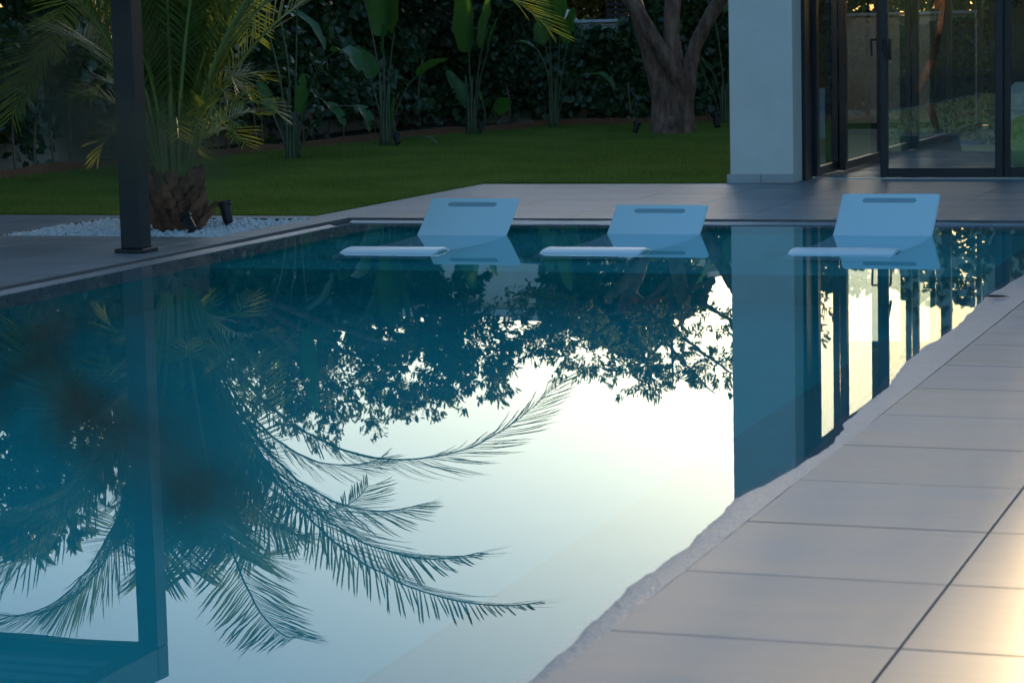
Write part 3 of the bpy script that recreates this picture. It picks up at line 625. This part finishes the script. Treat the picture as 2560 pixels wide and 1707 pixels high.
def fr_to(tip, apex_h, mid=0.45, **kw):
    tip = np.array(tip, float); d = tip - CB; b0 = CB + np.array([d[0], d[1], 0]) / (np.linalg.norm(d[:2]) + 1e-6) * 0.10
    c1 = b0 + np.array([d[0] * .12, d[1] * .12, (apex_h - CB[2]) * .75]); c2 = b0 + np.array([d[0] * .62, d[1] * .62, (apex_h - CB[2]) * 1.25]); c2[2] = apex_h + 0.25 * max(apex_h - tip[2], 0)
    add_frond(palm, np.array([b0, c1, c2, tip]), **kw)
for tip, ap in (((-5.82, 17.1, 1.28), 2.05), ((-4.90, 14.0, 2.18), 2.45), ((-5.50, 14.5, 2.02), 2.25), ((-6.28, 15.5, 1.92), 2.10), ((-7.55, 15.6, 2.35), 2.45), ((-6.2, 13.2, 2.3), 2.5),
                ((-9.05, 14.5, 2.65), 2.7), ((-9.9, 13.9, 2.3), 2.6), ((-10.2, 15.2, 1.7), 2.3), ((-9.35, 15.4, 0.75), 1.55), ((-9.6, 16.4, 1.2), 2.0), ((-8.3, 17.2, 1.3), 2.1), ((-9.2, 12.8, 1.9), 2.4), ((-7.3, 16.9, 2.1), 2.4),
                ((-8.9, 15.8, 2.2), 2.5), ((-8.5, 14.2, 2.5), 2.45)):
    fr_to(tip, ap, nl=random.randint(74, 90), ll=random.uniform(.46, .56))
for i in range(13):       # inner and lower fronds filling the crown
    a = i * 2.39996 + 0.4; e = random.uniform(0.0, 1.0); rr = 0.35 + 1.1 * e; 
    tip = CB + np.array([math.cos(a) * rr, math.sin(a) * rr, 1.85 - 0.5 * e * e + random.uniform(-.25, .15)])
    fr_to(tip, max(tip[2], 1.75) + random.uniform(0, .25), nl=60, ll=random.uniform(.36, .46))
for i in range(26):       # upright heart of the crown
    a = i * 2.39996 + 1.1; rr = random.uniform(.12, .75)
    tip = CB + np.array([math.cos(a) * rr, math.sin(a) * rr, random.uniform(1.05, 1.75)]); fr_to(tip, tip[2] - random.uniform(.1, .3), nl=64, ll=random.uniform(.38, .52), vee=.5, stub=.24, r0=.014, wl=.006)
for i in range(16):       # short, spiky lower fronds
    a = i * 0.55 + random.uniform(0, .3); rr = random.uniform(.45, .95)
    tip = CB + np.array([math.cos(a) * rr, math.sin(a) * rr, random.uniform(.1, .8)]); fr_to(tip, tip[2] + random.uniform(.05, .3), nl=24, ll=.30, wl=.0055, stub=.3, r0=.010)

# ------------------------------------------------------------------ paddle-leaved plants (bird of paradise)
def paddle(root, path, L, W, hang=0.4, roll=0.0, splits=0, fold=0.35, r=0.012, curlend=0.0):
    """one leaf: petiole along path and an oblong folded blade continuing from its end"""
    P = spline(np.asarray(path), 14); mb = MB(); mb.tube(P, np.linspace(r, r * .55, 14), 6)
    st = mb.obj('petiole', M['petiole'], root, smooth=True)
    t = P[-1] - P[-2]; t /= np.linalg.norm(t); s = np.cross(t, (0, 0, 1.0))
    if np.linalg.norm(s) < .2: s = np.array([1.0, 0, 0])
    s /= np.linalg.norm(s); up = np.cross(s, t)
    s, up = s * math.cos(roll) + up * math.sin(roll), -s * math.sin(roll) + up * math.cos(roll)
    n, V, F = 16, [], []; p = P[-1].copy(); dirv = t.copy()
    for i in range(n + 1):
        u = i / n; wd = W * max(1 - (2 * (0.06 + 0.94 * u) - 1) ** 2, 0) ** 0.55 * (1.12 - 0.35 * u)
        dirv = dirv + np.array([0, 0, -hang * 1.4 / n * (0.5 + u)]); dirv /= np.linalg.norm(dirv)
        if i: p = p + dirv * L / n
        uu = np.cross(s, dirv); uu /= np.linalg.norm(uu)
        wob = 0.06 * W * math.sin(u * 17 + L * 9)
        for x in (-1, -.5, 0, .5, 1):
            V.append(p + s * x * wd * math.cos(fold) + uu * (abs(x) * wd * math.sin(fold) + wob * abs(x)))
    splits = splits or random.choice((0, 1, 1, 2)); cuts = set(random.sample(range(3, n - 2), min(splits, n - 5))) if splits else set()
    for i in range(n):
        for j in range(4):
            if i in cuts and j == (0 if i % 2 else 3): continue
            F.append((i * 5 + j, i * 5 + j + 1, i * 5 + j + 6, i * 5 + j + 5))
    obj('leaf_blade', V, F, M['banana'], st, smooth=True)
def plant(base, Y, label, leaves_):
    bp = px(*base, Y); bp[2] = -0.01
    root = empty('bird_of_paradise', bp, label, 'plant', 'paddle-leaved plants along the hedge')
    for lf in leaves_:
        pts = []
        for q in lf[0]:
            pts.append(px(q[0], q[1], Y + (q[2] if len(q) > 2 else 0)))
        paddle(root, pts, *lf[1:3], **(lf[3] if len(lf) > 3 else {}))
    mb = MB()
    for k in range(7):
        a = k * .9 + base[0]; hk = random.uniform(.22, .75); q = np.array([(bp[0] + .05 * math.cos(a), bp[1] + .04 * math.sin(a), -.03), (bp[0] + .045 * math.cos(a), bp[1] + .04 * math.sin(a), hk * .5), (bp[0] + (.03 + .05 * hk) * math.cos(a), bp[1], hk)])
        mb.tube(spline(q, 6), np.linspace(.030, .007, 6), 6)
    mb.obj('stem', M['petiole'], root, smooth=True)
plant((730, 398), 23.2, 'paddle-leaved plant nearest the palm with arching drooping leaves', [
    ([(730, 395), (738, 250), (742, 60), (744, -20)], .9, .13, dict(roll=.4, hang=.2)), ([(738, 395), (750, 330), (753, 282)], .42, .085, dict(hang=.05, roll=.2, fold=.2)),
    ([(740, 390), (760, 270), (800, 165, -.1), (838, 131, -.2)], .46, .13, dict(hang=1.6, splits=1)), ([(740, 390), (758, 290), (790, 245, -.2), (815, 258, -.3)], .40, .085, dict(hang=.35, splits=2, fold=.5)),
    ([(745, 395), (770, 330), (820, 272, -.3), (885, 266, -.4)], .34, .10, dict(hang=2.2, splits=4)), ([(725, 395), (700, 330), (682, 285)], .40, .08, dict(hang=.1, roll=1.0)),
    ([(722, 395), (700, 200), (660, 60), (610, 30)], .7, .13, dict(hang=.8)), ([(725, 395), (722, 180), (700, 40), (720, 30)], .6, .12, dict(hang=1.1))])
plant((965, 366), 26.0, 'tall upright paddle-leaved plant with a furled spear leaf, second from palm', [
    ([(962, 366), (960, 220), (958, 90)], .8, .19, dict(hang=.05, roll=.3)), ([(966, 366), (972, 200), (985, 85)], .75, .18, dict(hang=.05, roll=.9, fold=.2)), ([(964, 366), (962, 250), (960, 140)], .38, .05, dict(hang=0, fold=1.1)),
    ([(958, 366), (948, 280), (926, 196)], .42, .15, dict(hang=.9, roll=.4)), ([(968, 366), (990, 280), (1020, 215), (1045, 190)], .42, .11, dict(hang=.3, splits=1, roll=.3)),
    ([(970, 366), (982, 340), (984, 305)], .30, .045, dict(hang=0, roll=.6)), ([(975, 368), (1010, 346), (1040, 341), (1060, 343)], .20, .05, dict(hang=.6)), ([(960, 366), (950, 200), (925, 60), (915, 20)], .6, .16, dict(hang=.8))])
plant((1180, 338), 28.5, 'paddle-leaved plant with one bright low leaf, third from palm', [
    ([(1178, 338), (1176, 230), (1172, 130)], .85, .22, dict(hang=.05, roll=.5)), ([(1184, 338), (1192, 210), (1205, 120)], .65, .17, dict(hang=.05, roll=.8, fold=.2)), ([(1186, 338), (1198, 210), (1222, 122)], .40, .05, dict(hang=.0, fold=1.1)),
    ([(1176, 338), (1172, 280), (1165, 262)], .5, .10, dict(hang=.1, roll=.8)), ([(1190, 338), (1215, 310), (1240, 280, -.2)], .45, .10, dict(hang=.2, roll=1.0, splits=1, fold=.15)),
    ([(1186, 338), (1212, 300), (1205, 250)], .12, .03, dict(hang=.4))])
plant((1385, 321), 30.4, 'slender paddle-leaved plant with a drooping arm left of the forked tree', [
    ([(1384, 321), (1380, 200), (1372, 70)], .55, .15, dict(hang=.7, roll=.3)), ([(1387, 321), (1394, 200), (1402, 60)], .75, .17, dict(hang=.05, roll=.5)), ([(1388, 321), (1400, 220), (1418, 110)], .48, .17, dict(hang=.2, roll=.7, fold=.2)),
    ([(1383, 321), (1372, 200), (1350, 135), (1332, 118)], .28, .09, dict(hang=.5, splits=1)), ([(1390, 321), (1410, 240), (1450, 192, -.2), (1485, 186, -.3)], .42, .08, dict(hang=1.0, splits=3, fold=.6)),
    ([(1383, 321), (1376, 170), (1360, 110)], .30, .10, dict(hang=.2, roll=1.2))])
plant((1812, 306), 31.4, 'paddle-leaved plant half hidden beside the white column', [
    ([(1812, 306), (1808, 200), (1790, 60), (1770, 0)], .8, .15, dict(hang=.5)), ([(1816, 306), (1822, 180), (1826, 30)], .8, .17, dict(hang=.2)), ([(1808, 306), (1790, 200), (1765, 165)], .35, .09, dict(hang=.5)), ([(1805, 306), (1785, 240), (1760, 190)], .30, .07, dict(hang=.5)), ([(1820, 306), (1835, 150), (1850, 20)], .7, .15, dict(hang=.3))])

# ------------------------------------------------------------------ forked tree and trees beyond
def bark(p, an): return 0.15 * float(vnoise(p[0] * 7, p[1] * 7, p[2] * 4)) + 0.09 * float(vnoise(p[0] * 22, p[1] * 22, p[2] * 9))
TY = 28.7
tree = empty('forked_tree', px(1685, 333, TY) * np.array([1, 1, 0]), 'thick forked tree trunk on the lawn left of the column', 'tree')
mb = MB()
def limb(q, r, n=26): mb.tube(spline(np.array([px(a[0], a[1], TY + (a[2] if len(a) > 2 else 0)) for a in q]), n), np.interp(np.linspace(0, 1, n), np.linspace(0, 1, len(r)), r), 16, jit=bark)
limb([(1662, 345), (1662, 300), (1655, 230), (1632, 150), (1605, 60), (1575, -20), (1540, -110, .3)], [.19, .165, .14, .13, .11, .10, .07])
limb([(1702, 345), (1705, 300), (1702, 240), (1690, 185, -.1), (1650, 120, -.22), (1605, 50, -.28), (1565, -10, -.3), (1500, -70, -.5)], [.19, .16, .15, .115, .09, .085, .075, .05])
limb([(1690, 260), (1690, 180), (1678, 90), (1683, 0), (1700, -110, .3)], [.12, .11, .10, .10, .07])
limb([(1705, 270), (1722, 190), (1738, 120), (1775, 45), (1812, -20), (1850, -100, -.2)], [.13, .105, .09, .085, .08, .05])
limb([(1683, 352), (1684, 330), (1684, 290)], [.29, .25, .17], 8)
mb.obj('trunk', M['bark'], tree, smooth=True)
twg = MB()
for tip in ((-9.6, 28.4, 2.6), (-9.0, 29.2, 3.0), (-8.4, 28.6, 3.2), (-7.8, 29.0, 3.2), (-7.2, 28.5, 3.0), (-6.7, 29.2, 2.7), (-10.2, 29.0, 2.4), (-8.0, 27.8, 2.9)):
    s0 = np.array([random.choice((-8.95, -8.3, -7.75)), 28.8, 1.75]); tip = np.array(tip); twg.tube(bez([s0, s0 * .5 + tip * .5 + np.array([0, 0, .2]), tip], 8), np.linspace(.04, .008, 8), 5)
twg.obj('branch', M['bark'], tree)
crown(tree, M['crown'], [((-9.4, 28.6, 2.25), (.75, .7, .30)), ((-8.5, 29.0, 2.75), (.6, .7, .34)), ((-7.7, 28.7, 2.85), (.55, .6, .35)), ((-6.95, 28.9, 2.45), (.6, .7, .5)), ((-10.2, 29.0, 2.2), (.55, .6, .35)), ((-8.0, 28.4, 2.2), (1.2, .8, .22)), ((-6.6, 28.7, 1.95), (.4, .6, .4)), ((-9.25, 28.6, 2.75), (.55, .6, .30)), ((-8.75, 28.8, 3.0), (.45, .5, .28)), ((-9.9, 28.7, 2.55), (.45, .5, .25))], 85, 14, .06, .10, .013, shell=.25)
def far_tree(base, label, lobes, per, k, mat='crown2', tr=.10, L=(.10, .16), W=.035, group='trees beyond the garden wall', shell=.55, name='leafy_tree'):
    root = empty(name, base, label, 'tree', group); b0 = np.array(base, float)
    c = np.mean([q[0] for q in lobes], axis=0); m_ = MB(); m_.tube(spline(np.array([b0 + (0, 0, -.05), b0 * .6 + c * .4 + np.array([.1, 0, -.3]), c]), 10), np.linspace(tr, tr * .4, 10), 8)
    for q in lobes: m_.tube(bez([b0 * .5 + c * .5, c * .5 + np.array(q[0]) * .5, np.array(q[0])], 6), np.linspace(tr * .5, tr * .12, 6), 5)
    m_.obj('trunk', M['bark'], root, smooth=True); crown(root, M[mat], lobes, per, k, L[0], L[1], W, shell); return root
far_tree((-11.1, 36, -.1), 'dense rounded tree just beyond the rear wall', [((-11.2, 36, 2.45), (1.2, 1.1, 1.25))], 2600, 16, L=(.09, .13), W=.03, shell=.55)
far_tree((-14.4, 24.5, -.1), 'leafy tree overhanging the left wall', [((-13.6, 24.5, 2.5), (1.0, 1.3, .85)), ((-12.6, 25.5, 2.65), (1.0, 1.1, .75)), ((-11.7, 26.2, 2.85), (.9, .9, .65)), ((-10.9, 26.6, 2.65), (.8, .8, .7)), ((-10.0, 26.4, 2.4), (.6, .7, .6))], 400, 16, mat='crown', L=(.055, .095), W=.014, shell=.3)
far_tree((-14.6, 18.5, -.1), 'leafy tree behind the left wall beyond the pergola', [((-14.2, 18.5, 2.7), (1.1, 1.4, 1.0)), ((-13.2, 19.6, 2.6), (1.0, 1.2, .9)), ((-12.6, 17.4, 2.4), (1.0, 1.2, 1.0)), ((-11.8, 19.2, 2.7), (.8, .9, .7)), ((-13.3, 16.6, 2.2), (1.0, 1.0, .9)), ((-12.3, 21.3, 2.5), (1.0, 1.0, .8))], 420, 15, mat='crown', L=(.09, .14), W=.024, shell=.35)
far_tree((-14.6, 29.5, -.1), 'bushy tree at the garden corner behind the ivy', [((-14.2, 29.5, 2.3), (1.2, 1.3, 1.0)), ((-12.9, 31.0, 2.2), (1.1, 1.0, .9))], 420, 14, L=(.10, .15), W=.034)
def rear_hedge_pts(n):
    x = rng.uniform(-8.2, 9.0, n); z = rng.uniform(0, 1, n) ** .8; top = 2.15 + .42 * np.clip((-2.2 - x) / .8, 0, 1) + .14 * vnoise(x * 1.7, .2) + .08 * vnoise(x * 5, 1.2); z = z * top
    y = 34.6 - 0.35 * vnoise(x * 1.3, z * 1.5) + rng.normal(0, .22, n)
    return np.stack([x, y, z], 1), np.stack([rng.normal(0, .6, n), -0.5 + 0 * x, -.2 + rng.normal(0, .6, n)], 1)
hedge('tall_hedge', 'tall clipped hedge beyond the rear wall, seen through the glass', (0, 34.6, -.1), 34000, rear_hedge_pts, (.10, .16), [])
# white neighbouring house beyond the wall (seen in the pool)
nh = empty('neighbour_house', (-15.5, 44, -.1), 'white neighbouring house beyond the rear wall', 'house')
MB().box(-20.0, -13.4, 42, 50, -.1, 3.75).obj('wall', M['white'], nh); MB().box(-20.2, -13.2, 41.8, 50.2, 3.752, 3.92).obj('roof', M['coping'], nh)
for x in (-19.2, -17.4, -15.4):
    q = MB().box(x, x + 1.0, 41.96, 41.999, 1.5, 2.9).obj('window', M['frame'], nh); MB().box(x + .06, x + .94, 41.94, 41.958, 1.56, 2.84).obj('pane', M['houseglass'], q)

# ------------------------------------------------------------------ spotlights
def spot(p, aim, label, s=1.0):
    p = np.array(p, float); root = empty('garden_spotlight', p, label, 'spotlight', 'small black spotlights on spikes'); a = np.array(aim, float); a /= np.linalg.norm(a)
    MB().tube([p + (0, 0, -.03), p + (0, 0, .05 * s)], .010 * s, 8).obj('spike', M['black'], root)
    c = p + np.array([0, 0, .09 * s]); b_ = c - a * .06 * s
    MB().tube([b_ - a * .01 * s, b_, b_ + a * .02 * s, c + a * .04 * s, c + a * .042 * s, c + a * .062 * s], np.array([.022, .03, .032, .036, .046, .047]) * s, 14).obj('head', M['black'], root, smooth=False)
    MB().tube([c + a * .0625 * s, c + a * .0635 * s], .038 * s, 14).obj('lens', M['lens'], root)
spot((-7.58, 15.22, -.02), (-.25, .1, 1), 'black spotlight on a spike right of the palm trunk', 1.15)
spot((-7.56, 14.62, -.03), (-.6, .3, .7), 'dark spotlight tucked against the palm base', 0.95)
spot((-10.80, 23.4, -.01), (-.3, .2, 1), 'low black spotlight by the plant nearest the palm'); spot((-10.78, 26.1, -.01), (-.3, .2, 1), 'low black spotlight by the spear-leaved plant')
spot((-10.75, 28.75, -.01), (-.3, .2, 1), 'low black spotlight by the plant with a bright low leaf'); spot((-8.62, 28.5, -.01), (.3, .2, 1), 'low black spotlight at the left foot of the forked tree'); spot((-7.93, 29.7, -.01), (-.2, .2, 1), 'black spotlight on the lawn between tree and column', 1.3)

# ------------------------------------------------------------------ garden behind the camera (mirrored in the glass)
far_tree((-5.0, -6.5, -.1), 'sunlit tree behind the viewpoint mirrored in the glass', [((-5.0, -6.5, 2.9), (1.5, 1.4, 1.2)), ((-4.0, -7.0, 2.3), (1.2, 1.2, .9)), ((-6.2, -6.8, 2.4), (1.2, 1.2, 1.0))], 300, 12, mat='crown', group='trees mirrored in the glass', shell=.4)
far_tree((-9.0, -9.5, -.1), 'taller tree behind the viewpoint mirrored in the glass', [((-9.0, -9.5, 3.4), (1.8, 1.5, 1.5)), ((-7.6, -10, 2.8), (1.4, 1.3, 1.1))], 350, 12, mat='crown', group='trees mirrored in the glass', shell=.4)
def back_pts(n):
    x = rng.uniform(-22, 6, n); z = rng.uniform(0, 1.9, n); y = -24 + 0.4 * vnoise(x * 1.3, z * 1.5) + rng.normal(0, .15, n)
    return np.stack([x, y, z], 1), np.stack([rng.normal(0, .6, n), 0.6 + 0 * x, -.4 + rng.normal(0, .5, n)], 1)
hedge('clipped_hedge', 'sunlit hedge behind the viewpoint mirrored in the glass', (-5, -24, 0), 26000, back_pts, (.05, .09), [])
nb = empty('neighbour_house', (2, -40, -.1), 'terracotta roofed house behind the viewpoint', 'house')
MB().box(-6, 8, -46, -38, -.1, 3.0).obj('wall', M['wallbeige'], nb)
obj('roof', [(-6.5, -46.5, 3.002), (8.5, -46.5, 3.002), (8.5, -37.5, 3.002), (-6.5, -37.5, 3.002), (-3.5, -42, 4.6), (5.5, -42, 4.6)], [(0, 1, 5, 4), (1, 2, 5), (2, 3, 4, 5), (3, 0, 4), (3, 2, 1, 0)], M['roofred'], nb)

# ------------------------------------------------------------------ potted palm close to the camera (out of focus)
pp = empty('potted_palm', (-0.80, 0.30, 0), 'blurred palm fronds reaching in at the left, close to the viewer', 'palm')
MB().lathe((-0.80, 0.30, 0), [(0, .001), (.12, .001), (.17, .34), (.18, .36), (.15, .36), (.14, .31), (0, .31)], 20).obj('pot', M['pot'], pp, smooth=True)
MB().tube([(-.80, .30, .30), (-.80, .31, .6), (-.79, .32, .78)], [.045, .04, .03], 8).obj('stem', M['boot'], pp, smooth=True)
def cpt(x, y, D): 
    d_ = CW + (x - 1280) / FPX * CR - (y - 853.5) / FPX * CU; return np.array([0, 0, H]) + d_ * D
B0 = np.array([-.79, .32, .78])
for (a, b_, D0, D1) in (((-160, 190), (400, 395), 0.50, 0.45), ((-200, 850), (500, 1225), 0.50, 0.44)):
    e = cpt(*b_, D1); s0 = cpt(*a, D0); q = np.array([B0, B0 * .45 + s0 * .55 + np.array([-.05, 0, .12]), s0, s0 * .5 + e * .5 + np.array([0, 0, .006]), e])
    V, F, nr = frond(q, nl=22, ll=.030, wl=.0009, droop=.3, vee=.1, r0=.0012, stub=.45); o = obj('frond', V, F, M['shadeleaf'], pp)

# ------------------------------------------------------------------ small things
lf = px(2505, 745, 11.5); 
V = [(-.06, 0, .004), (-.02, .018, .012), (.03, .016, .010), (.07, 0, .006), (.03, -.016, .012), (-.02, -.018, .008), (0, 0, .002)]
o = obj('fallen_leaf', [(x - 1.72, y + 11.45, z - .010) for x, y, z in V], [(0, 6, 1), (1, 6, 2), (2, 6, 3), (3, 6, 4), (4, 6, 5), (5, 6, 0)], M['deadleaf'], loc=(-1.72, 11.45, -.010)); tag(o, 'dry brown leaf lying on the wet stone strip', 'leaf')
